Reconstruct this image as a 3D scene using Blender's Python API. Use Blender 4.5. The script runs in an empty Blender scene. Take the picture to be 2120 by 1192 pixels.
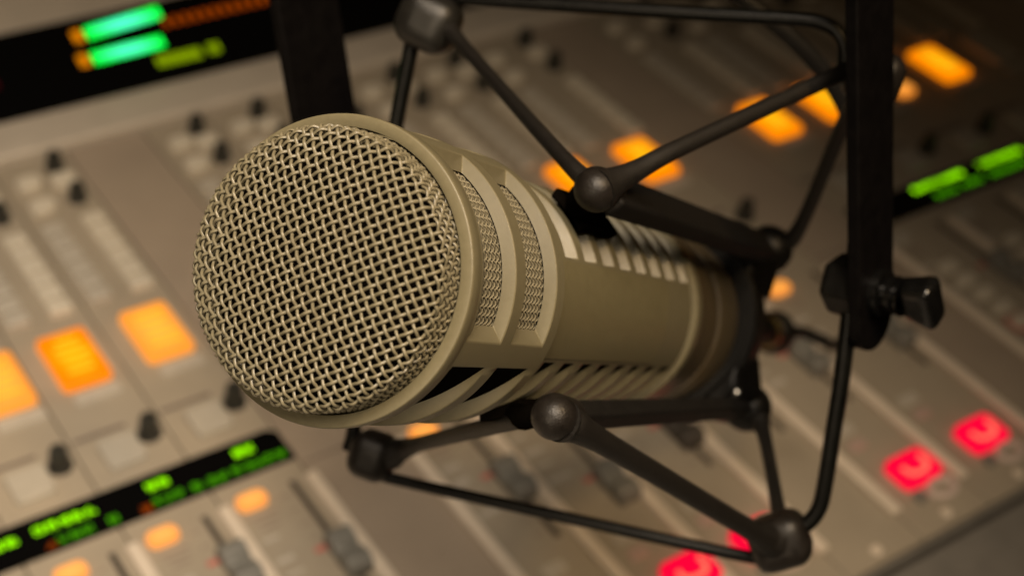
import bpy, bmesh, math, random
from mathutils import Vector, Matrix
random.seed(7)
MM = 0.001
# ---------------------------------------------------------------- survey constants (millimetres, console top is z = 0)
CAM_RIGHT = [0.821688, -0.562827, 0.089751]
CAM_DOWN = [-0.295435, -0.555284, -0.777417]
CAM_FWD = [0.487389, 0.612278, -0.622549]
MIC_O = [99.28, 174.58, 286.5]
MIC_X = [0.539552, 0.217076, 0.813487]
MIC_Y = [0.37325, -0.927731, -0.0]
MIC_Z = [0.754697, 0.303634, -0.581582]
CORNER_KNOBS = [[181.68, 272.79, 265.14], [250.21, 190.81, 275.87], [212.82, 152.14, 176.62], [146.2, 233.01, 167.5]]
FRAME_AXES = [[0.63603, -0.76602, 0.09317], [-0.31196, -0.36568, -0.8769], [0.7058, 0.52867, -0.47155]]
ROD_TOP = [[183.21, 275.84, 270.84], [192.06, 265.37, 272.37], [222.93, 230.28, 279.25], [240.63, 210.28, 283.34], [244.86, 205.15, 283.92], [246.79, 201.7, 282.95], [247.19, 198.65, 280.13], [246.06, 195.97, 275.45]]
ROD_RIGHT = [[249.41, 190.89, 274.76], [242.89, 179.81, 252.59], [232.42, 163.53, 218.7], [226.75, 156.29, 202.11], [223.08, 151.78, 191.56], [220.92, 149.81, 186.12], [218.24, 149.81, 182.11], [214.87, 151.63, 179.11]]
ROD_BOTTOM = [[210.77, 151.32, 172.63], [205.99, 156.16, 170.9], [178.21, 190.02, 167.26], [149.02, 225.8, 163.65], [145.93, 230.37, 164.14]]
ROD_LEFT = [[180.96, 276.44, 268.15], [175.79, 272.03, 255.48], [168.82, 266.0, 238.31], [156.1, 252.8, 204.48], [145.01, 240.52, 174.14], [142.03, 238.22, 167.09]]
ELASTIC_A = [[162.06, 182.31, 278.93], [164.78, 198.03, 277.24], [182.19, 261.21, 266.27], [183.22, 271.56, 266.07]]
ELASTIC_B = [[162.48, 180.53, 279.11], [173.29, 182.03, 279.4], [187.58, 184.18, 279.87], [244.03, 194.76, 276.63], [252.76, 195.12, 277.4]]
ELASTIC_C = [[139.83, 155.52, 248.02], [149.03, 154.39, 239.66], [201.3, 151.79, 186.47], [209.01, 151.34, 179.2]]
ELASTIC_D = [[139.23, 158.53, 247.31], [138.33, 168.85, 237.47], [150.35, 217.97, 182.74], [149.2, 229.02, 170.23]]
ELASTIC_E = [[269.1, 223.36, 199.1], [271.75, 218.26, 205.8], [262.01, 205.21, 249.58], [252.52, 194.62, 271.9]]
ELASTIC_F = [[249.21, 199.34, 164.72], [243.49, 188.93, 166.06], [219.29, 159.57, 176.07], [213.61, 152.35, 177.37]]
BALL_UP = [162.44, 181.17, 278.71]
BALL_LOW = [138.54, 156.61, 248.98]
YOKE_AXES = [[0.027, -0.29869, -0.95397], [0.27977, -0.91392, 0.29407], [-0.95969, -0.27483, 0.05889]]
YOKE_RIGHT = [239.38, 166.83, 234.29]
YOKE_LEFT = [166.24, 302.62, 243.1]
CABLE = [[342.29, 272.35, 99.23], [354.23, 274.88, 93.14], [363.59, 275.3, 88.03], [362.23, 267.07, 91.72], [357.11, 255.58, 100.51], [337.87, 235.03, 137.52], [312.28, 220.21, 183.23], [292.21, 214.4, 218.01], [278.87, 217.55, 242.8], [270.53, 221.97, 255.08], [262.31, 227.77, 263.99], [253.91, 235.21, 271.15], [242.39, 246.48, 279.64]]

# ---------------------------------------------------------------- camera, world, lamps, exposure
scene = bpy.context.scene
COL = scene.collection
cam_data = bpy.data.cameras.new('camera')
cam = bpy.data.objects.new('camera', cam_data)
COL.objects.link(cam)
r_, d_, f_ = Vector(CAM_RIGHT), Vector(CAM_DOWN), Vector(CAM_FWD)
m = Matrix.Identity(4)
for i in range(3):
    m[i][0], m[i][1], m[i][2] = r_[i], -d_[i], -f_[i]
m.translation = Vector((0, 0, 0.445))
cam.matrix_world = m
cam_data.sensor_width = 36.0
cam_data.lens = 36.0 * 3100 / 2120
cam_data.clip_start = 0.005
cam_data.clip_end = 50
cam_data.dof.use_dof = True
cam_data.dof.focus_distance = 0.262
cam_data.dof.aperture_fstop = 14.2
scene.camera = cam

world = bpy.data.worlds.new('World')
scene.world = world
world.use_nodes = True
bg = world.node_tree.nodes['Background']
bg.inputs['Color'].default_value = (1.0, 0.64, 0.32, 1)
bg.inputs['Strength'].default_value = 0.018

def lamp(name, kind, loc, target, energy, color, **kw):
    l = bpy.data.lights.new(name, kind)
    l.energy = energy
    l.color = color
    for k, v in kw.items():
        setattr(l, k, v)
    o = bpy.data.objects.new(name, l)
    COL.objects.link(o)
    o.location = Vector(loc) * MM
    o.rotation_euler = (Vector(target) - Vector(loc)).to_track_quat('-Z', 'Y').to_euler()
    return o
lamp('ceiling_spot_lamp', 'SPOT', (-75, 20, 1100), (-95, 270, 0), 41.0, (1.0, 0.83, 0.64),
     spot_size=math.radians(61), spot_blend=1.0, shadow_soft_size=0.16)
lamp('ceiling_spot_lamp', 'SPOT', (-75, -250, 1060), (-95, 260, 0), 39.0, (1.0, 0.83, 0.64),
     spot_size=math.radians(61), spot_blend=1.0, shadow_soft_size=0.22)
lamp('front_spot_lamp', 'SPOT', (240, -80, 760), (130, 220, 140), 5.5, (1.0, 0.66, 0.31),
     spot_size=math.radians(66), spot_blend=1.0, shadow_soft_size=0.04)
lamp('left_spot_lamp', 'SPOT', (-330, -95, 465), (130, 190, 260), 3.6, (1.0, 0.80, 0.55),
     spot_size=math.radians(34), spot_blend=1.0, shadow_soft_size=0.06)

scene.view_settings.view_transform = 'Standard'
scene.view_settings.look = 'None'
scene.view_settings.exposure = 0.0
scene.view_settings.gamma = 1.0
scene.view_settings.use_curve_mapping = False

# ---------------------------------------------------------------- materials
def mat(name, color, rough=0.5, metal=0.0, noise=0.0, nscale=900.0, bump=0.0, bscale=2500.0, spec=0.5, speck=0.0):
    mt = bpy.data.materials.new(name)
    mt.use_nodes = True
    nt = mt.node_tree
    b = nt.nodes['Principled BSDF']
    b.inputs['Base Color'].default_value = (*color, 1)
    b.inputs['Roughness'].default_value = rough
    b.inputs['Metallic'].default_value = metal
    b.inputs['Specular IOR Level'].default_value = spec
    tc = nt.nodes.new('ShaderNodeTexCoord')
    if noise > 0:
        n = nt.nodes.new('ShaderNodeTexNoise')
        n.inputs['Scale'].default_value = nscale
        n.inputs['Detail'].default_value = 5
        n.inputs['Roughness'].default_value = 0.65
        nt.links.new(tc.outputs['Object'], n.inputs['Vector'])
        rp = nt.nodes.new('ShaderNodeValToRGB')
        rp.color_ramp.elements[0].position = 0.3
        rp.color_ramp.elements[1].position = 0.7
        rp.color_ramp.elements[0].color = (*[c * (1 - noise) for c in color], 1)
        rp.color_ramp.elements[1].color = (*[min(1, c * (1 + noise)) for c in color], 1)
        nt.links.new(n.outputs['Fac'], rp.inputs['Fac'])
        nt.links.new(rp.outputs['Color'], b.inputs['Base Color'])
        mr = nt.nodes.new('ShaderNodeMapRange')
        mr.inputs['To Min'].default_value = max(0.02, rough - 0.1)
        mr.inputs['To Max'].default_value = min(1, rough + 0.1)
        nt.links.new(n.outputs['Fac'], mr.inputs['Value'])
        nt.links.new(mr.outputs['Result'], b.inputs['Roughness'])
    if bump > 0:
        n2 = nt.nodes.new('ShaderNodeTexNoise')
        n2.inputs['Scale'].default_value = bscale
        n2.inputs['Detail'].default_value = 3
        nt.links.new(tc.outputs['Object'], n2.inputs['Vector'])
        bp = nt.nodes.new('ShaderNodeBump')
        bp.inputs['Strength'].default_value = bump
        bp.inputs['Distance'].default_value = 0.0004
        nt.links.new(n2.outputs['Fac'], bp.inputs['Height'])
        nt.links.new(bp.outputs['Normal'], b.inputs['Normal'])
    return mt

def glow(name, color, strength, base=(0.05, 0.05, 0.05), band=0.0, bscale=300.0, color2=None):
    """A lit lens: emission with the faint unevenness of a lamp behind diffusing plastic."""
    mt = bpy.data.materials.new(name)
    mt.use_nodes = True
    nt = mt.node_tree
    b = nt.nodes['Principled BSDF']
    b.inputs['Base Color'].default_value = (*base, 1)
    b.inputs['Roughness'].default_value = 0.5
    b.inputs['Specular IOR Level'].default_value = 0.2
    b.inputs['Emission Color'].default_value = (*color, 1)
    b.inputs['Emission Strength'].default_value = strength
    if color2:
        tc = nt.nodes.new('ShaderNodeTexCoord')
        g = nt.nodes.new('ShaderNodeTexGradient')
        g.gradient_type = 'SPHERICAL'
        mp = nt.nodes.new('ShaderNodeMapping')
        mp.inputs['Location'].default_value = (-1, -1, 0)
        mp.inputs['Scale'].default_value = (2, 2, 0)
        nt.links.new(tc.outputs['Generated'], mp.inputs['Vector'])
        nt.links.new(mp.outputs['Vector'], g.inputs['Vector'])
        mx = nt.nodes.new('ShaderNodeValToRGB')
        mx.color_ramp.elements[0].color = (*color, 1)
        mx.color_ramp.elements[1].color = (*color2, 1)
        mx.color_ramp.elements[0].position = 0.0
        mx.color_ramp.elements[1].position = 0.75
        nt.links.new(g.outputs['Fac'], mx.inputs['Fac'])
        nt.links.new(mx.outputs['Color'], b.inputs['Emission Color'])
    return mt

M = dict(
    beige=mat('beige_enamel', (0.139, 0.122, 0.072), 0.42, noise=0.06, nscale=700, bump=0.10, bscale=5200),
    beige_wire=mat('beige_painted_wire', (0.165, 0.145, 0.092), 0.38, noise=0.10, nscale=1500),
    screen=mat('beige_screen', (0.189, 0.168, 0.112), 0.45, noise=0.10, nscale=1500),
    plate=mat('beige_plate', (0.144, 0.125, 0.068), 0.36, noise=0.08, nscale=500, bump=0.08, bscale=5200),
    tail=mat('shaded_beige_enamel', (0.072, 0.052, 0.026), 0.42, noise=0.08, nscale=700, bump=0.1, bscale=5200),  # same beige as the body, with the tail's shade painted into the colour
    foam=mat('black_foam', (0.005, 0.004, 0.003), 0.95, bump=0.8, bscale=3000, spec=0.0),
    rubber=mat('black_rubber', (0.010, 0.008, 0.0065), 0.42, noise=0.35, nscale=500, bump=0.25, bscale=2500, spec=0.38),
    elastic=mat('black_elastic', (0.007, 0.0055, 0.004), 0.55, noise=0.3, nscale=600, bump=0.5, bscale=4500, spec=0.4),
    steel=mat('black_lacquered_steel', (0.004, 0.004, 0.0035), 0.32, noise=0.4, nscale=300, bump=0.1, spec=0.16),
    nylon=mat('black_nylon', (0.004, 0.0036, 0.003), 0.42, noise=0.3, nscale=400, bump=0.15, spec=0.25),
    gloss=mat('glossy_black_plastic', (0.004, 0.004, 0.004), 0.22, noise=0.3, nscale=400, bump=0.1, spec=0.5),
    strap=mat('black_strap', (0.007, 0.006, 0.005), 0.65, noise=0.3, nscale=400, bump=0.3, spec=0.2),
    knob_grey=mat('grey_worn_nylon', (0.013, 0.012, 0.010), 0.38, noise=0.45, nscale=260, bump=0.3),
    bar=mat('black_bar_paint', (0.0035, 0.003, 0.003), 0.5, noise=0.3, nscale=300, bump=0.1, spec=0.06),
    bright=mat('bright_screw', (0.42, 0.40, 0.36), 0.35, metal=1.0),
    brass=mat('brass_ring', (0.34, 0.24, 0.10), 0.3, metal=1.0, noise=0.1),
    cable=mat('black_cable', (0.007, 0.0065, 0.006), 0.55, bump=0.2),
    panel=mat('warm_grey_panel', (0.385, 0.331, 0.255), 0.55, noise=0.05, nscale=55, bump=0.1, bscale=2000),
    panel2=mat('warm_grey_blank_panel', (0.37, 0.305, 0.24), 0.55, noise=0.06, nscale=40, bump=0.1, bscale=2000),
    ridge=mat('pale_divider', (0.76, 0.66, 0.54), 0.45, noise=0.05, nscale=120),
    silver=mat('satin_aluminium', (0.58, 0.52, 0.44), 0.38, metal=0.0, noise=0.06, nscale=60),
    slot=mat('fader_slot_dark', (0.05, 0.04, 0.03), 0.7),
    fader=mat('grey_fader_cap', (0.21, 0.205, 0.185), 0.45, noise=0.1, nscale=300),
    fader_dark=mat('dark_fader_cap', (0.07, 0.06, 0.05), 0.5, noise=0.1, nscale=300),
    darkknob=mat('charcoal_knob', (0.03, 0.029, 0.024), 0.45, noise=0.2, nscale=300),
    pale=mat('pale_grey_key', (0.47, 0.43, 0.36), 0.5, noise=0.06, nscale=200),
    pale2=mat('greyer_key', (0.52, 0.475, 0.40), 0.5, noise=0.08, nscale=200),
    key=mat('ivory_key', (0.68, 0.62, 0.51), 0.5, noise=0.08, nscale=200),
    groove=mat('dark_panel_line', (0.16, 0.13, 0.11), 0.6),  # dark tone shared by panel seams and printed lines
    print_red=mat('red_printing', (0.55, 0.16, 0.13), 0.6),
    print_pale=mat('pale_printing', (0.52, 0.47, 0.40), 0.6),
    print_grey=mat('grey_printing', (0.28, 0.22, 0.18), 0.6),
    unlit=mat('unlit_lens', (0.50, 0.36, 0.31), 0.4),
    ring=mat('pink_grey_ring', (0.66, 0.54, 0.48), 0.45),
    lcd=mat('black_display_glass', (0.003, 0.003, 0.003), 0.25, spec=0.12),
    bezel=mat('beige_meter_housing', (0.50, 0.44, 0.36), 0.45, noise=0.05, nscale=60),
    desk=mat('grey_desk_laminate', (0.18, 0.168, 0.15), 0.6, noise=0.12, nscale=90, bump=0.2, bscale=1500),
    orange=glow('orange_lens', (1.0, 0.24, 0.0), 1.1, color2=(1.0, 0.42, 0.0), base=(0.02, 0.01, 0.0)),
    orange_soft=glow('orange_soft_lens', (1.0, 0.30, 0.015), 1.0, base=(0.2, 0.13, 0.05), color2=(1.0, 0.40, 0.04)),
    orange_small=glow('small_orange_lens', (1.0, 0.30, 0.03), 0.95, base=(0.3, 0.2, 0.1), color2=(1.0, 0.40, 0.06)),
    legend_glow=glow('lit_legend_lines', (1.0, 0.56, 0.02), 1.15, base=(0.05, 0.03, 0.0)),
    red=glow('red_lens', (1.0, 0.0, 0.040), 1.0, base=(0.1, 0.0, 0.0)),
    red_hot=glow('red_lens_letter', (1.0, 0.15, 0.085), 1.25),
    green=glow('green_dots', (0.26, 0.80, 0.0), 2.3, base=(0.0, 0.0, 0.0)),
    green_dim=glow('dim_green_dots', (0.06, 0.30, 0.0), 1.5, base=(0.0, 0.0, 0.0)),
    amber_dim=glow('dim_amber_dots', (0.34, 0.05, 0.0), 1.0, base=(0.0, 0.0, 0.0)),
    amber=glow('amber_led', (0.75, 0.22, 0.0), 1.1, base=(0.0, 0.0, 0.0)),
    led_green=glow('green_meter_led', (0.0, 1.0, 0.04), 1.9, base=(0.0, 0.0, 0.0), color2=(0.08, 1.0, 0.55)),
    olive=glow('olive_led', (0.28, 0.42, 0.0), 1.0, base=(0.0, 0.0, 0.0)),
    red_faint=glow('faint_red_led', (0.035, 0.0, 0.002), 1.0, base=(0.0, 0.0, 0.0)),
)

# ---------------------------------------------------------------- mesh helpers
def obj(name, verts, faces, material, parent=None, smooth=35, bevel=0.0, seg=2, scale=MM):
    me = bpy.data.meshes.new(name)
    me.from_pydata([Vector(v) * scale for v in verts], [], faces)
    me.validate()
    me.materials.append(material)
    bm = bmesh.new()
    bm.from_mesh(me)
    bmesh.ops.remove_doubles(bm, verts=bm.verts, dist=1e-6)
    bmesh.ops.recalc_face_normals(bm, faces=bm.faces)
    bm.to_mesh(me)
    bm.free()
    if smooth:
        for p in me.polygons:
            p.use_smooth = True
        me.set_sharp_from_angle(angle=math.radians(smooth))
    o = bpy.data.objects.new(name, me)
    COL.objects.link(o)
    if parent:
        o.parent = parent
    if bevel:
        b = o.modifiers.new('bevel', 'BEVEL')
        b.width = bevel * MM
        b.segments = seg
        b.limit_method = 'ANGLE'
        b.angle_limit = math.radians(40)
        b.harden_normals = False
    return o

def thing(name, label, cat, loc=(0, 0, 0), group=None, matrix=None):
    o = bpy.data.objects.new(name, None)
    o.empty_display_size = 0.02
    COL.objects.link(o)
    if matrix is not None:
        o.matrix_world = matrix
    else:
        o.location = Vector(loc) * MM
    o['label'] = label
    o['category'] = cat
    if group:
        o['group'] = group
    return o

class MB:
    """collects simple shapes into one mesh"""
    def __init__(self):
        self.v, self.f = [], []
    def add(self, v, f):
        k = len(self.v)
        self.v += [Vector(a) for a in v]
        self.f += [tuple(i + k for i in q) for q in f]
        return self
    def box(self, c, size, axes=None, taper=1.0):
        c = Vector(c)
        ax = [Vector(a) for a in axes] if axes else [Vector((1, 0, 0)), Vector((0, 1, 0)), Vector((0, 0, 1))]
        h = [s / 2 for s in size]
        v = []
        for sz in (-1, 1):
            t = taper if sz > 0 else 1.0
            for sx, sy in ((-1, -1), (1, -1), (1, 1), (-1, 1)):
                v.append(c + ax[0] * (sx * h[0] * t) + ax[1] * (sy * h[1] * t) + ax[2] * (sz * h[2]))
        return self.add(v, [(3, 2, 1, 0), (4, 5, 6, 7), (0, 1, 5, 4), (1, 2, 6, 5), (2, 3, 7, 6), (3, 0, 4, 7)])
    def prism(self, pts, z0, z1, top=None):
        n = len(pts)
        top = top or pts
        v = [(x, y, z0) for x, y in pts] + [(x, y, z1) for x, y in top]
        f = [tuple(range(n - 1, -1, -1)), tuple(range(n, 2 * n))]
        f += [(i, (i + 1) % n, n + (i + 1) % n, n + i) for i in range(n)]
        return self.add(v, f)
    def tube(self, pts, rad, n=12, cap=True, flat=None):
        """pts 3-D path, rad number or list; flat=(ratio, up) squashes the section"""
        P = [Vector(p) for p in pts]
        R = rad if isinstance(rad, (list, tuple)) else [rad] * len(P)
        v, f = [], []
        prev = None
        for i, p in enumerate(P):
            t = (P[min(i + 1, len(P) - 1)] - P[max(i - 1, 0)]).normalized()
            if prev is None:
                a = Vector((0, 0, 1)) if abs(t.z) < 0.9 else Vector((1, 0, 0))
                a = (a - t * a.dot(t)).normalized()
            else:
                a = (prev - t * prev.dot(t)).normalized()
            prev = a
            b = t.cross(a)
            for k in range(n):
                w = 2 * math.pi * k / n
                v.append(p + (a * math.cos(w) + b * math.sin(w)) * R[i])
        for i in range(len(P) - 1):
            for k in range(n):
                f.append((i * n + k, i * n + (k + 1) % n, (i + 1) * n + (k + 1) % n, (i + 1) * n + k))
        if cap:
            f.append(tuple(range(n - 1, -1, -1)))
            f.append(tuple((len(P) - 1) * n + k for k in range(n)))
        return self.add(v, f)
    def lathe(self, prof, o=(0, 0, 0), axis=(0, 0, 1), n=48, close=False):
        """prof = [(s, r)] along the axis"""
        o, ax = Vector(o), Vector(axis).normalized()
        a = Vector((1, 0, 0)) if abs(ax.x) < 0.9 else Vector((0, 1, 0))
        a = (a - ax * a.dot(ax)).normalized()
        b = ax.cross(a)
        v, f = [], []
        for s, r in prof:
            for k in range(n):
                w = 2 * math.pi * k / n
                v.append(o + ax * s + (a * math.cos(w) + b * math.sin(w)) * max(r, 1e-3))
        m_ = len(prof)
        for i in range(m_ if close else m_ - 1):
            j = (i + 1) % m_
            for k in range(n):
                f.append((i * n + k, i * n + (k + 1) % n, j * n + (k + 1) % n, j * n + k))
        return self.add(v, f)
    def ball(self, c, r, n=24, squash=(1, 1, 1)):
        prof = [(-r * math.cos(math.pi * i / n), r * math.sin(math.pi * i / n)) for i in range(n + 1)]
        k = len(self.v)
        self.lathe(prof, (0, 0, 0), n=n * 2)
        for i in range(k, len(self.v)):
            q = self.v[i]
            self.v[i] = Vector((q.x * squash[0], q.y * squash[1], q.z * squash[2])) + Vector(c)
        return self
    def build(self, name, material, parent=None, **kw):
        return obj(name, self.v, self.f, material, parent, **kw)

def smooth_path(pts, n=10):
    """Catmull-Rom through pts"""
    P = [Vector(p) for p in pts]
    P = [P[0] * 2 - P[1]] + P + [P[-1] * 2 - P[-2]]
    out = []
    for i in range(1, len(P) - 2):
        for k in range(n):
            t = k / n
            a, b, c, d = P[i - 1], P[i], P[i + 1], P[i + 2]
            out.append(0.5 * ((2 * b) + (c - a) * t + (2 * a - 5 * b + 4 * c - d) * t * t + (3 * b - a - 3 * c + d) * t ** 3))
    out.append(P[-2])
    return out

def rrect(cx, cy, w, h, r, n=5):
    pts = []
    for qx, qy, a0 in ((1, 1, 0), (-1, 1, 90), (-1, -1, 180), (1, -1, 270)):
        for k in range(n + 1):
            a = math.radians(a0 + 90 * k / n)
            pts.append((cx + qx * (w / 2 - r) + r * math.cos(a), cy + qy * (h / 2 - r) + r * math.sin(a)))
    return pts

def lens_box(mb, cx, cy, w, h, r, z0, z1, inset=0.8):
    mb.prism(rrect(cx, cy, w, h, r), z0, z1 - inset * 0.5)
    mb.prism(rrect(cx, cy, w, h, r), z1 - inset * 0.5 + 0.001, z1, rrect(cx, cy, w - inset, h - inset, max(0.2, r - inset / 2)))

# ---------------------------------------------------------------- setting: desk under the console
desk = MB().box((450, 250, -62), (3200, 2400, 10)).box((450, -275, -28.5), (3200, 984, 51)).build('desk', M['desk'], smooth=0)
desk['kind'] = 'structure'

# ---------------------------------------------------------------- mixing console
FRONT, BACK = 222.0, 640.0
console = thing('mixing_console', 'warm grey broadcast mixing console with glowing orange and red buttons under the microphone',
                'mixing console', (450, 430, -57))
def C(mb, name, material, parent=console, **kw):
    o = mb.build(name, material, None, **kw)
    o.parent = parent
    base = parent
    off = Vector((0, 0, 0))
    while base:
        off += base.location
        base = base.parent
    o.location = -off if parent is console else Vector((0, 0, 0))
    return o

C(MB().box((450, (FRONT + 642) / 2 - 0.2, -31), (1300, 642 - FRONT - 1, 52)), 'chassis', M['panel2'], bevel=1.5)
C(MB().box((450, FRONT - 1.4, -22), (1300, 2.4, 43)), 'front_trim', M['desk'], bevel=0.8)

# strips: x0, x1, kind
STRIPS = [(-61, -22, 'c'), (-22, 15, 'c'), (15, 53, 'c'), (53, 92, 'c'), (92, 130, 'c'), (130, 168, 'c'), (168, 206.5, 'c'), (206.5, 249, 'b'),
          (249, 284, 'c'), (284, 320, 'c'), (320, 364, 'd'), (364, 406, 'd'), (406, 447, 'c'), (447, 497, 'c'), (497, 537, 'b'),
          (537, 587, 'm'), (587, 635, 'm'), (635, 683, 'c'), (683, 731, 'c'), (731, 779, 'c'), (779, 827, 'b'), (827, 875, 'c'), (875, 923, 'c'),
          (923, 971, 'c')]
BIG = {92: (117.5, 'orange_soft'), 130: (150.5, 'orange'), 168: (188.5, 'orange_soft'), 406: (428.5, 'orange'), 447: (474, 'orange'),
       537: (564.5, 'orange'), 587: (608.5, 'orange'), 683: (706, 'orange')}
SMALL = {92: 105.4, 130: 141.8, 168: 179.5, 249: 259.5, 447: 463.4}
RED = {284: 309, 320: 345, 406: 430, 447: 473.5}
FADER = {130: 345, 168: 331, 249: 331.5, 320: 320.5, 406: 328, 92: 338, 284: 309}

for x0, x1, kind in STRIPS:
    xc = (x0 + x1) / 2
    blank_strip = kind == 'b'  # blank strips take the blank panel's own tone
    strip = C(MB().box((xc, (FRONT + BACK) / 2, -1.5), (x1 - x0 - 0.7, BACK - FRONT - 1, 3.0)), 'channel_strip',
              M['panel2'] if blank_strip else M['panel'], bevel=0.35)
    def S(mb, name, material, **kw):
        o = mb.build(name, material, None, **kw)
        o.parent = strip
        return o
    # pale raised divider along the right edge
    C(MB().box((x1 - 0.2, (FRONT + 24 + 384) / 2 - 8, 1.6), (5.6, 384 - FRONT - 24, 3.0)), 'divider_rail', M['ridge'], bevel=1.0, seg=3)
    sc = MB().lathe([(0.05, 0.0), (0.05, 2.6), (0.7, 2.4), (1.0, 1.9), (1.0, 0.9), (0.6, 0.8), (0.6, 0.0)], (xc - 1, 228.5, 0), n=16)
    S(sc, 'screw', M['ridge'])
    if kind == 'b':
        S(MB().box((xc, 384, 0.1), (x1 - x0 - 3, 0.8, 0.2)), 'seam', M['groove'], smooth=0)
        continue
    # fader
    sx = x1 - 8.0
    S(MB().box((sx, 338, 0.15), (2.6, 78, 0.3)), 'fader_slot', M['slot'], smooth=0)
    for q in range(7):
        pass
    ticks = MB()
    for q in range(9):
        ticks.box((sx - 6.0, 304 + q * 8.4, 0.06), (3.2 if q % 2 else 5.0, 0.55, 0.1))
    S(ticks, 'scale_marks', M['print_grey'], smooth=0)
    S(MB().box((sx - 6.5, FADER.get(x0, 330) + 9, 0.08), (5.5, 2.6, 0.14)).box((sx + 3.6, FADER.get(x0, 330) + 11, 0.08), (3.5, 2.6, 0.14)),
      'zero_mark', M['print_red'], smooth=0)
    fy = FADER.get(x0, random.choice((322, 330, 341, 352)))
    fb = MB()
    prof = [(-11, 0.6), (-11, 6.0), (-7.5, 8.6), (-2.4, 7.2), (-1.2, 5.2), (1.2, 5.2), (2.4, 7.2), (7.5, 8.6), (11, 6.0), (11, 0.6)]
    n_ = len(prof)
    v = [(sx - 5.2, fy + a, b) for a, b in prof] + [(sx + 5.2, fy + a, b) for a, b in prof]
    fcs = [tuple(range(n_)), tuple(range(2 * n_ - 1, n_ - 1, -1))] + [(i, n_ + i, n_ + (i + 1) % n_, (i + 1) % n_) for i in range(n_)]
    fb.add(v, fcs)
    S(fb, 'fader_cap', M['fader_dark' if kind == 'd' else 'fader'], bevel=0.7, smooth=30)
    # front red button and the ring button under it
    rx = RED.get(x0, x0 + 24)
    if kind == 'c' or x0 in RED:
        lit = x0 in RED
        ry = 252.5 if x0 > 350 else 256.5
        S((lambda mb: (lens_box(mb, rx, ry, 22, 16.5, 3.6, 0.0, 4.2), mb)[1])(MB()), 'lit_button' if lit else 'round_button',
          M['red' if lit else 'unlit'], smooth=40)
        if lit:
            arc = [(rx - 5.9, ry + 1.4, 4.3), (rx - 5.6, ry - 1.8, 4.3), (rx - 3.0, ry - 3.9, 4.3), (rx + 3.4, ry - 3.6, 4.3), (rx + 6.0, ry - 1.0, 4.3), (rx + 6.2, ry + 3.4, 4.3)]
            S(MB().tube(smooth_path(arc, 6), 1.0, 8), 'glowing_arc', M['red_hot'])
        ring = [(rx + 4 + 6.6 * math.cos(a), ry - 13.5 + 4.2 * math.sin(a), 0.9) for a in [2 * math.pi * k / 24 for k in range(25)]]
        S(MB().tube(ring, 1.7, 8, cap=False), 'ring_button', M['ring'])
        S(MB().prism(rrect(rx - 8.5, ry - 12.5, 5, 6, 1.5), 0.02, 1.6), 'dark_key', M['fader'])
        ind = MB()
        lens_box(ind, x0 + 14, 276, 9, 5.5, 1.2, 0.0, 1.4, 0.5)
        S(ind, 'indicator', M['unlit'])
        ind = MB()
        lens_box(ind, x0 + 15, 285.5, 10, 6, 1.2, 0.0, 1.6, 0.5)
        S(ind, 'small_key', M['pale2'])
    if kind == 'm':
        for q in range(5):
            kb = MB()
            lens_box(kb, x0 + 17.5, 346 - q * 12, 11, 7.6, 1.6, 0.0, 2.4, 0.7)
            S(kb, 'small_key', M['key'])
        kb = MB()
        kb.prism(rrect(x0 + 17.5, 298, 15, 11.5, 2), 0.0, 0.25)
        S(kb, 'red_border', M['print_red'], smooth=0)
    lg = MB()
    for q in range(4):
        yy = 352 - q * 9 + random.uniform(-2, 2)
        ww = random.uniform(6, 11)
        lg.box((x0 + 9 + ww / 2 - 3, yy, 0.05), (ww, random.uniform(1.6, 3.6), 0.1))
    S(lg, 'printed_legend', M['print_pale'], smooth=0)
    # small orange button
    ox = SMALL.get(x0, x0 + 12)
    ob = MB()
    lens_box(ob, ox, 374.5, 12.5, 8.2, 3.4, 0.0, 2.6, 0.8)
    S(ob, 'on_button', M['orange_small' if x0 in SMALL else 'pale'], smooth=40)
    tx = MB()
    for q in range(3):
        tx.box((ox + 1, 366.3 - q * 3.4, 0.05), (12 - q * 2.5, 0.9, 0.1))
    S(tx, 'printed_legend', M['print_grey'], smooth=0)
    # toggle and white key behind the display
    tg = MB()
    tg.lathe([(0.0, 5.2), (1.2, 5.2), (1.2, 4.2)], (x1 - 7.6, 429, 0), n=24)
    tg.lathe([(0.0, 4.2), (9.0, 3.7), (10.5, 3.0), (11.0, 1.2), (11.0, 0.0)], (x1 - 7.6, 429, 0), n=24)
    S(tg, 'rotary_knob', M['darkknob'])
    kb = MB()
    lens_box(kb, xc - 2.5, 424, 16, 17, 2.4, 0.0, 3.2, 1.0)
    S(kb, 'square_key', M['pale'], smooth=40)
    S(MB().box((xc - 6, 439, 0.06), (x1 - x0 - 16, 2.2, 0.12)), 'printed_line', M['groove'], smooth=0)
    if x0 == 635:
        ob = MB()
        lens_box(ob, 662.5, 482, 13, 12, 3.4, 0.0, 3.0, 0.8)
        S(ob, 'on_button', M['orange_small'], smooth=40)
    # big square button
    bx, bm_ = BIG.get(x0, (x0 + 21, None))
    big = MB()
    if x0 == 635:
        bx = 645
    lens_box(big, bx, 485 if x0 < 350 else 493, 21.5 if x0 != 635 else 14, 35, 2.6, 0.0, 4.0, 1.2)
    S(big, 'lit_button' if bm_ else 'square_button', M[bm_ or 'pale2'], smooth=40)
    S(MB().prism(rrect(bx + 1, (485 if x0 < 350 else 493) - 24, 20, 6.5, 1.2), 0.0, 1.2), 'legend_holder', M['pale2'])
    if bm_:
        ln = MB()
        for q in range(5):
            ln.box((bx + random.uniform(-1, 1), (485 if x0 < 350 else 493) + 11 - q * 5.2, 4.05), (random.uniform(9, 15), 1.3, 0.1))
        S(ln, 'lit_legend', M['legend_glow'], smooth=0)
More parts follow.
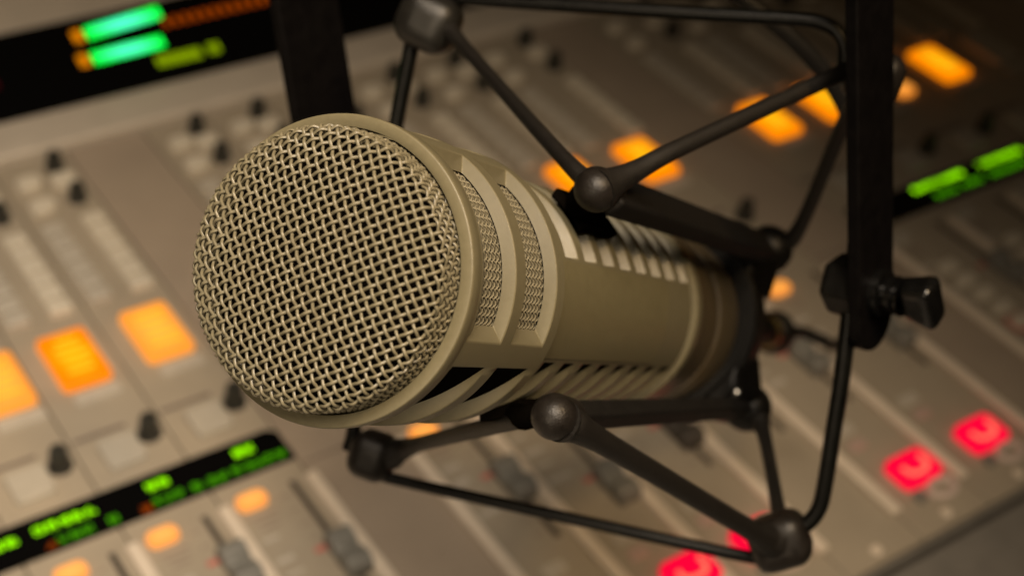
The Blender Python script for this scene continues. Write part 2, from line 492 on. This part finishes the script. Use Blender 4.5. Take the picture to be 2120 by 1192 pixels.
    # two columns of small keys
    for cxk in ((x0 + 8.5, x1 - 10.0)):
        for q in range(6):
            kb = MB()
            lens_box(kb, cxk, 521 + q * 11.0, 10.5, 8.2, 1.4, 0.0, 3.0, 0.8)
            S(kb, 'small_key', M['key' if cxk > xc else 'pale2'])
    # upper knobs
    for ky, kx in ((597, x1 - 9.5), (627, x1 - 9.5)):
        kn = MB()
        kn.lathe([(0.0, 4.9), (1.6, 4.9), (2.0, 4.1), (8.4, 3.6), (9.4, 3.0), (9.8, 1.5), (9.8, 0.0)], (kx, ky, 0), n=28)
        S(kn, 'rotary_knob', M['darkknob'])
    for ky, kx in ((613, x1 - 10.5), (617, x0 + 12), (596, x0 + 11)):
        kn = MB()
        lens_box(kn, kx, ky, 12.5, 10.0, 4.2, 0.0, 4.0, 1.2)
        S(kn, 'round_key', M['key'], smooth=40)

# black display strips with lit characters
def display(xa, xb, y0=387.5, y1=407.5, slant=4.0):
    pts = [(xa, y0), (xb, y0), (xb, y1 - 3), (xb - slant, y1), (xa, y1)]
    return C(MB().prism(pts, 0.05, 1.2), 'display_strip', M['lcd'], smooth=0)
def chars(mb, xa, xb, y, n, h=4.0):
    w = (xb - xa) / n
    for k in range(n):
        # each cell is a coarse dot matrix, random dots on
        for i in range(3):
            for j in range(5):
                if random.random() < 0.78:
                    mb.box((xa + w * (k + 0.17 + 0.27 * i), y - h / 2 + h * (j + 0.5) / 5, 1.27), (w * 0.20, h * 0.15, 0.1))
dl = display(-60, 206.2)
dr = display(541, 960)
def D(disp, segs, material, name):
    mb = MB()
    for a, b, y, n in segs:
        chars(mb, a, b, y, n)
    o = mb.build(name, material, None, smooth=0)
    o.parent = disp
for segs in ([(84, 95, 399.6, 2)], [(100.5, 126, 400.2, 5)], [(146.5, 156.5, 400.8, 2)], [(184.5, 194, 400.8, 2)], [(50, 66, 400, 3)]):
    D(dl, segs, M['green'], 'bright_text')
for segs in ([(107, 122, 391.8, 3), (127, 132, 391.8, 1)], [(146, 159, 392, 3), (162, 167.5, 392, 1)], [(169, 178, 391.8, 2), (179.5, 204, 392, 5)], [(60, 82, 391.8, 4)]):
    D(dl, segs, M['green_dim'], 'dim_text')
for q in (102, 140):
    D(dl, [(q, q + 5.5, 390.4, 1)], M['amber_dim'], 'amber_text')
for segs in ([(588, 628, 402.6, 8)], [(641, 677, 402.9, 8)], [(686, 722, 402.9, 7)]):
    D(dr, segs, M['green'], 'bright_text')
for segs in ([(596, 614, 393.4, 3), (618, 634, 393.4, 3)], [(640, 672, 393.6, 6)], [(690, 716, 393.6, 5)]):
    D(dr, segs, M['green_dim'], 'dim_text')

# satin ledge along the back of the console
C(MB().box((450, 656, 1.0), (1300, 31, 8)), 'back_ledge', M['silver'], bevel=2.0, seg=3)

# ---------------------------------------------------------------- level meter bridge behind the console
TILT = math.atan(0.364)
meter = thing('meter_bridge', 'black level meter bridge with green and orange bar graphs behind the console', 'level meter', (450, 672, 0))
meter.rotation_euler = (TILT, 0, 0)
def Mt(mb, name, material, parent=meter, **kw):
    o = mb.build(name, material, None, **kw)
    o.parent = parent
    return o
X0 = -450   # local x of world x = 0
Mt(MB().box((0, 48, -20), (1300, 190, 36)), 'housing', M['bezel'], bevel=2.5, seg=3)
glass = Mt(MB().box((0, 30.6, -0.8), (1290, 61, 3.0)), 'meter_glass', M['lcd'], smooth=0)
def leds(x0, x1, y0, y1, n, w_gap, h, material, name):
    mb = MB()
    for k in range(n):
        t = (k + 0.5) / n
        mb.box((X0 + x0 + (x1 - x0) * t, y0 + (y1 - y0) * t, 0.85), ((x1 - x0) / n * w_gap, h, 0.3))
    return Mt(mb, name, material, glass, smooth=0)
leds(251.3, 296.5, 48.6, 52.7, 12, 0.8, 8.0, M['led_green'], 'green_bar')
leds(247.9, 289.7, 31.0, 32.1, 12, 0.8, 8.0, M['led_green'], 'green_bar')
leds(243.6, 249.4, 48.3, 48.3, 1, 0.9, 8, M['amber'], 'amber_segment')
leds(240.1, 246.0, 31.2, 31.2, 1, 0.9, 8, M['amber'], 'amber_segment')
leds(293.7, 414.9, 44.1, 45.7, 20, 0.5, 6, M['amber_dim'], 'amber_bar')
leds(279.9, 306.6, 18.7, 18.5, 7, 0.75, 6.5, M['olive'], 'olive_text')
leds(311.3, 318.2, 19.2, 19.3, 2, 0.75, 6.5, M['olive'], 'olive_text')
leds(172.1, 195.6, 28.9, 28.9, 4, 0.7, 6, M['red_faint'], 'faint_red_text')
# ---------------------------------------------------------------- microphone
mm_ = Matrix.Identity(4)
for i in range(3):
    mm_[i][0], mm_[i][1], mm_[i][2] = MIC_X[i], MIC_Y[i], MIC_Z[i]
mm_.translation = Vector(MIC_O) * MM
mic = thing('microphone', 'beige slotted broadcast microphone with a woven wire grille held in the black suspension mount', 'microphone', matrix=mm_)
def cyl(s, r, ph):
    a = math.radians(ph)
    return Vector((r * math.cos(a), r * math.sin(a), s))

# woven basket grille ------------------------------------------------
R0, H1, H2 = 23.75, 4.8, 9.4
prof = [(0.0, -H2)]
N_ = 400
for k in range(1, N_ + 1):
    t = math.sin(0.5 * math.pi * k / N_)
    prof.append((R0 * t, -H1 - (H2 - H1) * (1 - t ** 2.4) ** 0.5))
for k in range(1, 40):
    prof.append((R0, -H1 + k * 0.2))
arc = [0.0]
for a, b in zip(prof, prof[1:]):
    arc.append(arc[-1] + math.hypot(b[0] - a[0], b[1] - a[1]))
LMAX = arc[-1]
def dome(u, v, lift):
    rho = math.hypot(u, v)
    lo, hi = 0, len(arc) - 1
    while hi - lo > 1:
        md = (lo + hi) // 2
        if arc[md] > rho:
            hi = md
        else:
            lo = md
    t = (rho - arc[lo]) / max(1e-9, arc[hi] - arc[lo])
    r = prof[lo][0] + (prof[hi][0] - prof[lo][0]) * t
    s = prof[lo][1] + (prof[hi][1] - prof[lo][1]) * t
    dr, ds = prof[hi][0] - prof[lo][0], prof[hi][1] - prof[lo][1]
    q = math.hypot(dr, ds)
    nr, ns = -ds / q, dr / q         # outward: towards +r on the wall, -s in front
    nr, ns = (ds / q, -dr / q)
    if rho < 1e-6:
        return Vector((0, 0, s - lift))
    r2, s2 = r + nr * lift, s + ns * lift
    return Vector((u / rho * r2, v / rho * r2, s2))
PITCH, WIRE, AMP = 1.53, 0.285, 0.27
ROT = math.radians(45.5)
weave = MB()
nw = int(LMAX / PITCH) + 1
for fam in (0, 1):
    for j in range(-nw, nw + 1):
        c0 = j * PITCH + random.uniform(-0.03, 0.03)
        if abs(c0) > LMAX - 0.6:
            continue
        half = math.sqrt(LMAX ** 2 - c0 ** 2)
        steps = int(2 * half / (PITCH / 6))
        run, radius_pts = [], []
        ph = random.uniform(0, 6.28)
        for k in range(steps + 1):
            t = -half + 2 * half * k / steps
            wob = 0.035 * math.sin(t * 0.45 + ph)
            lift = AMP * math.cos(math.pi * t / PITCH + math.pi * j) * (1 if fam == 0 else -1)
            u, v = (t, c0 + wob) if fam == 0 else (c0 + wob, t)
            uu = u * math.cos(ROT) - v * math.sin(ROT)
            vv = u * math.sin(ROT) + v * math.cos(ROT)
            run.append(dome(uu, vv, lift))
        if len(run) > 3:
            weave.tube(run, WIRE, 6, cap=False)
weave.build('grille', M['beige_wire'], mic, smooth=60)
# black foam behind the weave
foam = MB().lathe([(s + 3.4, max(0.0, r - 2.2)) for r, s in prof[::12]] + [(3, 22.0), (6, 21.8)], n=72)
foam.build('foam_liner', M['foam'], mic)
# bezel ring
MB().lathe([(7.0, 24.5), (0.3, 24.5), (0.06, 24.56), (0.0, 24.7), (0.0, 26.5), (0.06, 26.68), (0.22, 26.78), (0.6, 26.85), (3.2, 26.85), (3.5, 26.7), (7.0, 25.6)], n=160) \
    .build('bezel_ring', M['beige'], mic, smooth=50)

# slotted shell -------------------------------------------------------
def shell(sa, sb, radius, slots, depth, dphi=2):
    """slots: (s0, s1, ph0, ph1, front inset, rear inset, end inset in degrees)"""
    br = sorted({sa, sb} | {q for z in slots for q in z[:2]})
    fine = [br[0]]
    for a, b in zip(br, br[1:]):
        n = max(1, int((b - a) / 8))
        fine += [a + (b - a) * k / n for k in range(1, n + 1)]
    mb = MB()
    idx = {}
    def vtx(s, ph, r):
        key = (round(s, 3), round(ph, 3) % 360, round(r, 3))
        if key not in idx:
            idx[key] = len(mb.v)
            mb.v.append(cyl(s, r, ph))
        return idx[key]
    phs = list(range(0, 360, dphi))
    for a, b in zip(fine, fine[1:]):
        for p in phs:
            q = p + dphi
            mid = (a + b) / 2
            hit = False
            for z in slots:
                if z[0] < mid < z[1] and ((p + dphi / 2 - z[2]) % 360) < (z[3] - z[2]):
                    hit = True
                    break
            if not hit:
                mb.f.append((vtx(a, p, radius), vtx(a, q, radius), vtx(b, q, radius), vtx(b, p, radius)))
    floors = []
    for s0, s1, p0, p1, fi, ri, ei, e2, dep in slots:
        chord = dep < 0          # straight milled cut: no depth at the ends, deepest in the middle
        def rin(p):
            if not chord:
                return radius - dep
            half, mid_ = math.radians((p1 - p0) / 2), (p0 + p1) / 2
            return radius + dep * radius * (1 - math.cos(half) / math.cos(math.radians(p - mid_)))
        n = int(round((p1 - p0) / dphi))
        sN = [x for x in fine if s0 - 1e-6 <= x <= s1 + 1e-6]
        outer, inner = [], []
        for k in range(n + 1):
            outer.append((s0, p0 + dphi * k)); inner.append((s0 + fi, p0 + ei + (p1 - p0 - ei - e2) * k / n))
        for x in sN[1:-1]:
            t = (x - s0) / (s1 - s0)
            outer.append((x, p1)); inner.append((s0 + fi + (s1 - s0 - fi - ri) * t, p1 - e2))
        for k in range(n, -1, -1):
            outer.append((s1, p0 + dphi * k)); inner.append((s1 - ri, p0 + ei + (p1 - p0 - ei - e2) * k / n))
        for x in sN[-2:0:-1]:
            t = (x - s0) / (s1 - s0)
            outer.append((x, p0)); inner.append((s0 + fi + (s1 - s0 - fi - ri) * t, p0 + ei))
        L = len(outer)
        iv = []
        for (s, p) in inner:
            iv.append(len(mb.v)); mb.v.append(cyl(s, rin(p), p))
        if chord:
            fm = []
            for k in range(n + 1):
                p = p0 + ei + (p1 - p0 - ei - e2) * k / n
                fm.append((cyl(s0 + fi - 0.2, rin(p) - 0.02, p), cyl(s1 - ri + 0.2, rin(p) - 0.02, p)))
            floors.append(fm)
        for k in range(L):
            kk = (k + 1) % L
            mb.f.append((vtx(*outer[k], radius), vtx(*outer[kk], radius), iv[kk], iv[k]))
    fl = MB()
    for fm in floors:
        fl.add([p for pr in fm for p in pr], [(2 * k, 2 * k + 1, 2 * k + 3, 2 * k + 2) for k in range(len(fm) - 1)])
    if floors:
        fl.build('slot_foam', M['foam'], mic, smooth=0)
    return mb
wide = [(0, 1)]
hs = []
for p0, p1 in ((12, 92), (102, 182), (192, 272), (282, 362)):
    low = p0 == 102
    for sa_, sb_ in ((4.1, 18.0), (22.4, 37.2)):
        hs.append((sa_, sb_, p0, p1, 0.3, 0.7, 0.6 if low else 5.0, 0.6 if low else 5.0, -0.45 if low else 2.4))
shell(3.4, 41.0, 26.75, hs, 2.4).build('slotted_head', M['beige'], mic, smooth=32, bevel=0.22)
MB().lathe([(40.95, 26.75), (41.4, 26.55), (42.6, 24.75), (42.9, 24.55), (43.4, 24.5)], n=160).build('head_shoulder', M['beige'], mic, smooth=30)
bs = []
for k in range(8):
    s0 = 48.8 + 10.7 * k
    for p0, p1 in ((-28, 52), (102, 182), (204, 308)):
        bs.append((s0, s0 + 7.0, p0, p1, 0.3, 1.2 if p0 == 102 else 1.6, 0.6 if p0 == 102 else 2.0, 0.6 if p0 == 102 else 2.0, -0.5 if p0 == 102 else 2.7))
shell(43.4, 131.0, 24.5, bs, 2.7).build('slotted_body', M['beige'], mic, smooth=32, bevel=0.2)
# raised plain plate on the side
pl = MB()
v, f = [], []
pa = [54 + 2.0 * k for k in range(24)]
for p in pa:
    for s, r in ((44.5, 24.45), (44.8, 24.66), (112.6, 24.66), (113.0, 24.45)):
        v.append(cyl(s, r, p))
for k in range(len(pa) - 1):
    for j in range(3):
        f.append((k * 4 + j, k * 4 + j + 1, (k + 1) * 4 + j + 1, (k + 1) * 4 + j))
pl.add(v, f).build('side_plate', M['plate'], mic, smooth=25)
# fine screen inside the slots
def screen(r, sa, sb, p0, p1, pitch, wire):
    mb = MB()
    amp = wire * 0.9
    y0, y1 = math.radians(p0) * r, math.radians(p1) * r
    k2 = math.sqrt(0.5)
    ext = (abs(sb - sa) + abs(y1 - y0))
    n = int(ext / pitch) + 2
    for fam in (0, 1):
        for j in range(-n, n + 1):
            run = []
            t = -ext
            st = pitch / 4
            while t <= ext:
                u, w = (t, j * pitch) if fam == 0 else (j * pitch, t)
                s = sa + (u + w) * k2
                y = y0 + (u - w) * k2
                if sa <= s <= sb and y0 <= y <= y1:
                    lift = amp * math.cos(math.pi * t / pitch + math.pi * j) * (1 if fam == 0 else -1)
                    run.append(cyl(s, r + lift, math.degrees(y / r)))
                elif len(run) > 2:
                    break
                else:
                    run = []
                t += st
            if len(run) > 3:
                mb.tube(run, wire, 4, cap=False)
    return mb
screen(23.8, 4.6, 37.5, -80, 98, 1.12, 0.185).build('slot_screen', M['screen'], mic, smooth=60)
screen(21.3, 48.6, 131.5, -10, 53, 1.15, 0.23).build('slot_screen', M['screen'], mic, smooth=60)
MB().lathe([(4.0, 21.6), (42.0, 21.6), (42.5, 19.6), (133.0, 19.6)], n=96).build('inner_foam', M['foam'], mic)
# tail
MB().lathe([(130.95, 24.5), (131.3, 24.3), (131.4, 23.3), (134.0, 23.3), (134.1, 24.6), (134.6, 25.1), (138.4, 25.15), (139.2, 24.9), (139.6, 24.3)], n=160) \
    .build('trim_ring', M['beige'], mic, smooth=40)
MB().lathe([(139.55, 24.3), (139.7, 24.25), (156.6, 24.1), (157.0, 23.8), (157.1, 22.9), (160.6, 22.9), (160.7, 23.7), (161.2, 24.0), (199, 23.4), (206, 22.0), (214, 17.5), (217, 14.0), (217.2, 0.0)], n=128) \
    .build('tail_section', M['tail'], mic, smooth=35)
conn = MB().lathe([(217.0, 0.0), (217.0, 9.4), (240, 9.4), (242, 8.4), (276, 7.6), (296, 5.2), (303, 4.9)], n=48).build('cable_connector', M['bar'], mic, smooth=35)
MB().lathe([(302.8, 5.2), (303.4, 5.9), (309.5, 5.9), (310.0, 5.2)], n=48).build('brass_collar', M['brass'], conn, smooth=40)
MB().lathe([(309.9, 5.4), (311, 7.0), (315, 8.0), (317.5, 8.2), (319, 5.6), (324, 3.4), (334, 2.6), (334, 0.0)], n=32).build('strain_relief', M['nylon'], conn, smooth=40)

# ---------------------------------------------------------------- suspension mount
mount = thing('shock_mount', 'black suspension mount with rubber cords, ball ends and a bent rod frame round the microphone', 'microphone mount')
# rods of the outer frame: one part per bent rod
def rounded(pts, n=8):
    return smooth_path(pts, n)
MB().tube(rounded(ROD_TOP), 1.75, 14).build('frame_rod', M['steel'], mount, smooth=60)
MB().tube(rounded(ROD_RIGHT), 2.0, 14).build('frame_rod', M['steel'], mount, smooth=60)
MB().tube(rounded(ROD_BOTTOM), 1.55, 14).build('frame_rod', M['steel'], mount, smooth=60)
MB().tube(rounded(ROD_LEFT), 1.9, 14).build('frame_rod', M['steel'], mount, smooth=60)
fa = [Vector(a) for a in FRAME_AXES]
for i, (c_, sz) in enumerate(zip(CORNER_KNOBS, ((15.5, 14.5, 13), (13.5, 13, 12), (14.5, 13.2, 13), (12, 12.5, 12)))):
    ang = (0.3, 0.2, -0.5, 0.15)[i]
    a0 = fa[0] * math.cos(ang) + fa[1] * math.sin(ang)
    a1 = fa[1] * math.cos(ang) - fa[0] * math.sin(ang)
    k = MB().box(c_, sz, (a0, a1, fa[2])).build('corner_knob', M['knob_grey' if i == 0 else 'rubber'], mount, smooth=60, bevel=5.2 if i == 0 else 4.3, seg=6)
    k['label'] = ('greyish rounded corner knob at top left', 'rounded corner knob behind the flat bar', 'rounded corner knob at bottom right', 'rounded corner knob under the grille')[i]
# elastic cords with flared ends
def cord(pts, r0, rm, r1, name='elastic_cord'):
    P = smooth_path(pts, 12)
    L = [0]
    for a, b in zip(P, P[1:]):
        L.append(L[-1] + (b - a).length)
    rad = []
    for l in L:
        a = math.exp(-l / 5.5); b = math.exp(-(L[-1] - l) / 5.5)
        rad.append(rm + (r0 - rm) * a + (r1 - rm) * b)
    return MB().tube(P, rad, 16).build(name, M['elastic'], mount, smooth=60)
cord(ELASTIC_A, 2.2, 1.6, 4.2)
cord(ELASTIC_B, 4.4, 1.85, 2.6)
cord(ELASTIC_C, 4.2, 2.35, 4.2)
cord(ELASTIC_D, 1.6, 1.9, 4.2)
cord(ELASTIC_E, 3.6, 1.95, 3.0)
cord(ELASTIC_F, 4.2, 1.75, 2.6)
# inner cage, built in the microphone's own axes
def L2W(p):
    return Vector(MIC_O) + Vector(MIC_X) * p[0] + Vector(MIC_Y) * p[1] + Vector(MIC_Z) * p[2]
def mbw(mb):
    mb.v = [L2W(p) for p in mb.v]
    return mb
mbw(MB().lathe([(177.5, 23.9), (177.5, 28.4), (178.3, 29.2), (186.5, 29.2), (187.5, 28.4), (187.5, 23.9)], n=96, close=True)).build('clamp_ring', M['nylon'], mount, smooth=35)
ARMS = [(54.2, 34, 30.9, 194.5, 9.2, 4.8), (46, 34, 112.9, 191.0, 5.0, 4.6), (48, 34, 211, 190, 5.5, 4.6), (50, 34, -68, 192, 5.5, 4.6)]
for s0, r, ph, s1, wt, wr in ARMS:
    ball = mbw(MB().ball(cyl(s0, r, ph), 4.55)).build('ball_end', M['rubber'], mount, smooth=60)
    ca, sa = math.cos(math.radians(ph)), math.sin(math.radians(ph))
    er, et = Vector((ca, sa, 0)), Vector((-sa, ca, 0))
    st = MB().box(cyl((s0 + s1) / 2 + 2, r, ph), (wt, wr, s1 - s0 - 4), (et, er, Vector((0, 0, 1))))
    mbw(st).build('cage_strap', M['strap'], mount, bevel=0.9, seg=3)
    # collar where the strap leaves the ball
    mbw(MB().lathe([(2.6, 3.6), (5.5, 3.9), (7.6, 3.6), (8.0, 2.8)], cyl(s0, r, ph), (0, 0, 1), n=24)).build('strap_collar', M['rubber'], mount, smooth=50)
    # rear lug and knob
    lug = MB()
    pts = []
    for z, (hw, r0, r1) in ((s1 - 16, (7.0, 26, 31)), (s1 - 4, (10.0, 26, 35.5)), (s1 - 1, (9.5, 26, 35.5))):
        pts.append([cyl(z, r0, ph) - et * hw * 1.3, cyl(z, r0, ph) + et * hw * 1.3, cyl(z, r1, ph) + et * hw * 0.55, cyl(z, r1, ph) - et * hw * 0.55])
    v = [p for q in pts for p in q]
    f = [(3, 2, 1, 0), (8, 9, 10, 11)]
    for a in (0, 4):
        f += [(a + i, a + (i + 1) % 4, a + 4 + (i + 1) % 4, a + 4 + i) for i in range(4)]
    mbw(lug.add(v, f)).build('clamp_lug', M['nylon'], mount, bevel=1.6, seg=3)
    mbw(MB().ball(cyl(s1, r, ph), 6.9, squash=(1, 1, 0.9))).build('rear_knob', M['nylon'], mount, smooth=60)
    scw = MB().lathe([(0.0, 1.5), (0.7, 1.4), (1.0, 0.9), (1.1, 0.0)], cyl(s1 - 14, 31.4, ph - 6), cyl(0, 1, ph - 6), n=16)
    mbw(scw).build('screw', M['bright'], mount)
# rubber saddles between the front balls and the body
def saddle(s0, r, ph, sa, sb, pa, pb):
    mb = MB()
    v, f = [], []
    n = 10
    for k in range(n + 1):
        p = pa + (pb - pa) * k / n
        for s, rr in ((sa, 24.52), (sa, 27.0), (sb, 27.0), (sb, 24.52)):
            v.append(cyl(s, rr, p))
    for k in range(n):
        for j in range(4):
            f.append((k * 4 + j, k * 4 + (j + 1) % 4, (k + 1) * 4 + (j + 1) % 4, (k + 1) * 4 + j))
    f += [(0, 1, 2, 3), (n * 4 + 3, n * 4 + 2, n * 4 + 1, n * 4)]
    mb.add(v, f)
    mid = (pa + pb) / 2
    mb.tube([cyl(s0 + 1, r - 1.5, ph), cyl(s0 + 5, r - 4.5, (ph + mid) / 2), cyl((sa + sb) / 2, 25.6, mid)], [3.2, 3.6, 4.6] if ph < 100 else [2.4, 2.4, 2.6], 12)
    mbw(mb).build('rubber_saddle', M['foam'], mount, bevel=0.5)
saddle(54.2, 34, 30.9, 61, 80, 14, 37)
saddle(46, 34, 112.9, 56, 68, 128, 150)
saddle(48, 34, 211, 55, 70, 200, 222)
saddle(50, 34, -68, 56, 72, -80, -56)

# ---------------------------------------------------------------- yoke bracket
yd, yw, yq = [Vector(a) for a in YOKE_AXES]
yr, yl = Vector(YOKE_RIGHT), Vector(YOKE_LEFT)
yoke = thing('yoke_bracket', 'black flat steel yoke with two arms and a thumbscrew carrying the suspension mount', 'bracket')
def arm(p, ta, tb, w, t):
    """flat bar with a rounded lower end"""
    pts = [(-w / 2, ta), (w / 2, ta), (w / 2, tb - w / 2)]
    pts += [(w / 2 * math.cos(math.pi * k / 12), tb - w / 2 + w / 2 * math.sin(math.pi * k / 12)) for k in range(1, 12)]
    pts += [(-w / 2, tb - w / 2)]
    mb = MB()
    mb.prism(pts, -t / 2, t / 2)
    mb.v = [p + yq * a.x + yd * a.y + yw * a.z for a in mb.v]
    return mb
arm(yr, -125, 15, 17.0, 3.2).build('arm', M['bar'], yoke, bevel=0.5)
arm(yl, -88, 62, 21, 3.2).build('arm', M['bar'], yoke, bevel=0.5)
a_, b_ = yr - yd * 122, yl - yd * 85
ax = (b_ - a_)
an = ax.normalized()
MB().box((a_ + b_) / 2, (ax.length + 3, 3.2, 21), (an, an.cross(yq).normalized(), yq)).build('crossbar', M['bar'], yoke, bevel=0.5)
thumb = MB().lathe([(1.5, 5.6), (3.6, 5.6), (3.8, 3.2), (4.8, 3.2), (5.0, 4.4), (6.4, 4.6), (6.6, 3.4), (7.4, 3.5), (7.6, 4.5), (8.4, 4.7)], yr, yw, n=32)
tp = yr + yw * 12.2
ta_ = (yd * 0.94 + yq * -0.34).normalized()
tb_ = yw.cross(ta_)
thumb.build('thumbscrew', M['gloss'], yoke, smooth=40)
wing = MB().box(tp, (9.6, 5.8, 9.2), (ta_, tb_, yw), taper=1.42)
wing.build('wing_knob', M['gloss'], yoke, bevel=2.4, seg=4, smooth=50)
nut = MB().lathe([(-1.6, 0.0), (-1.6, 7.4), (-2.2, 7.8), (-9.2, 7.4), (-10.4, 6.0), (-10.6, 0.0)], yr, yw, n=6)
nut.build('pivot_block', M['nylon'], yoke, smooth=25, bevel=0.6)
MB().lathe([(1.55, 0.0), (1.55, 5.2), (2.1, 5.2), (2.1, 0.0)], yr + yd * 11 - yw * 6, yw, n=24).build('washer', M['steel'], yoke)

# ---------------------------------------------------------------- microphone cable
P = smooth_path(CABLE, 10)
cb = MB().tube(P, 2.3, 14).build('microphone_cable', M['cable'], smooth=60)
cb['label'] = 'thin black cable running from the microphone tail up behind the right yoke arm'
cb['category'] = 'cable'
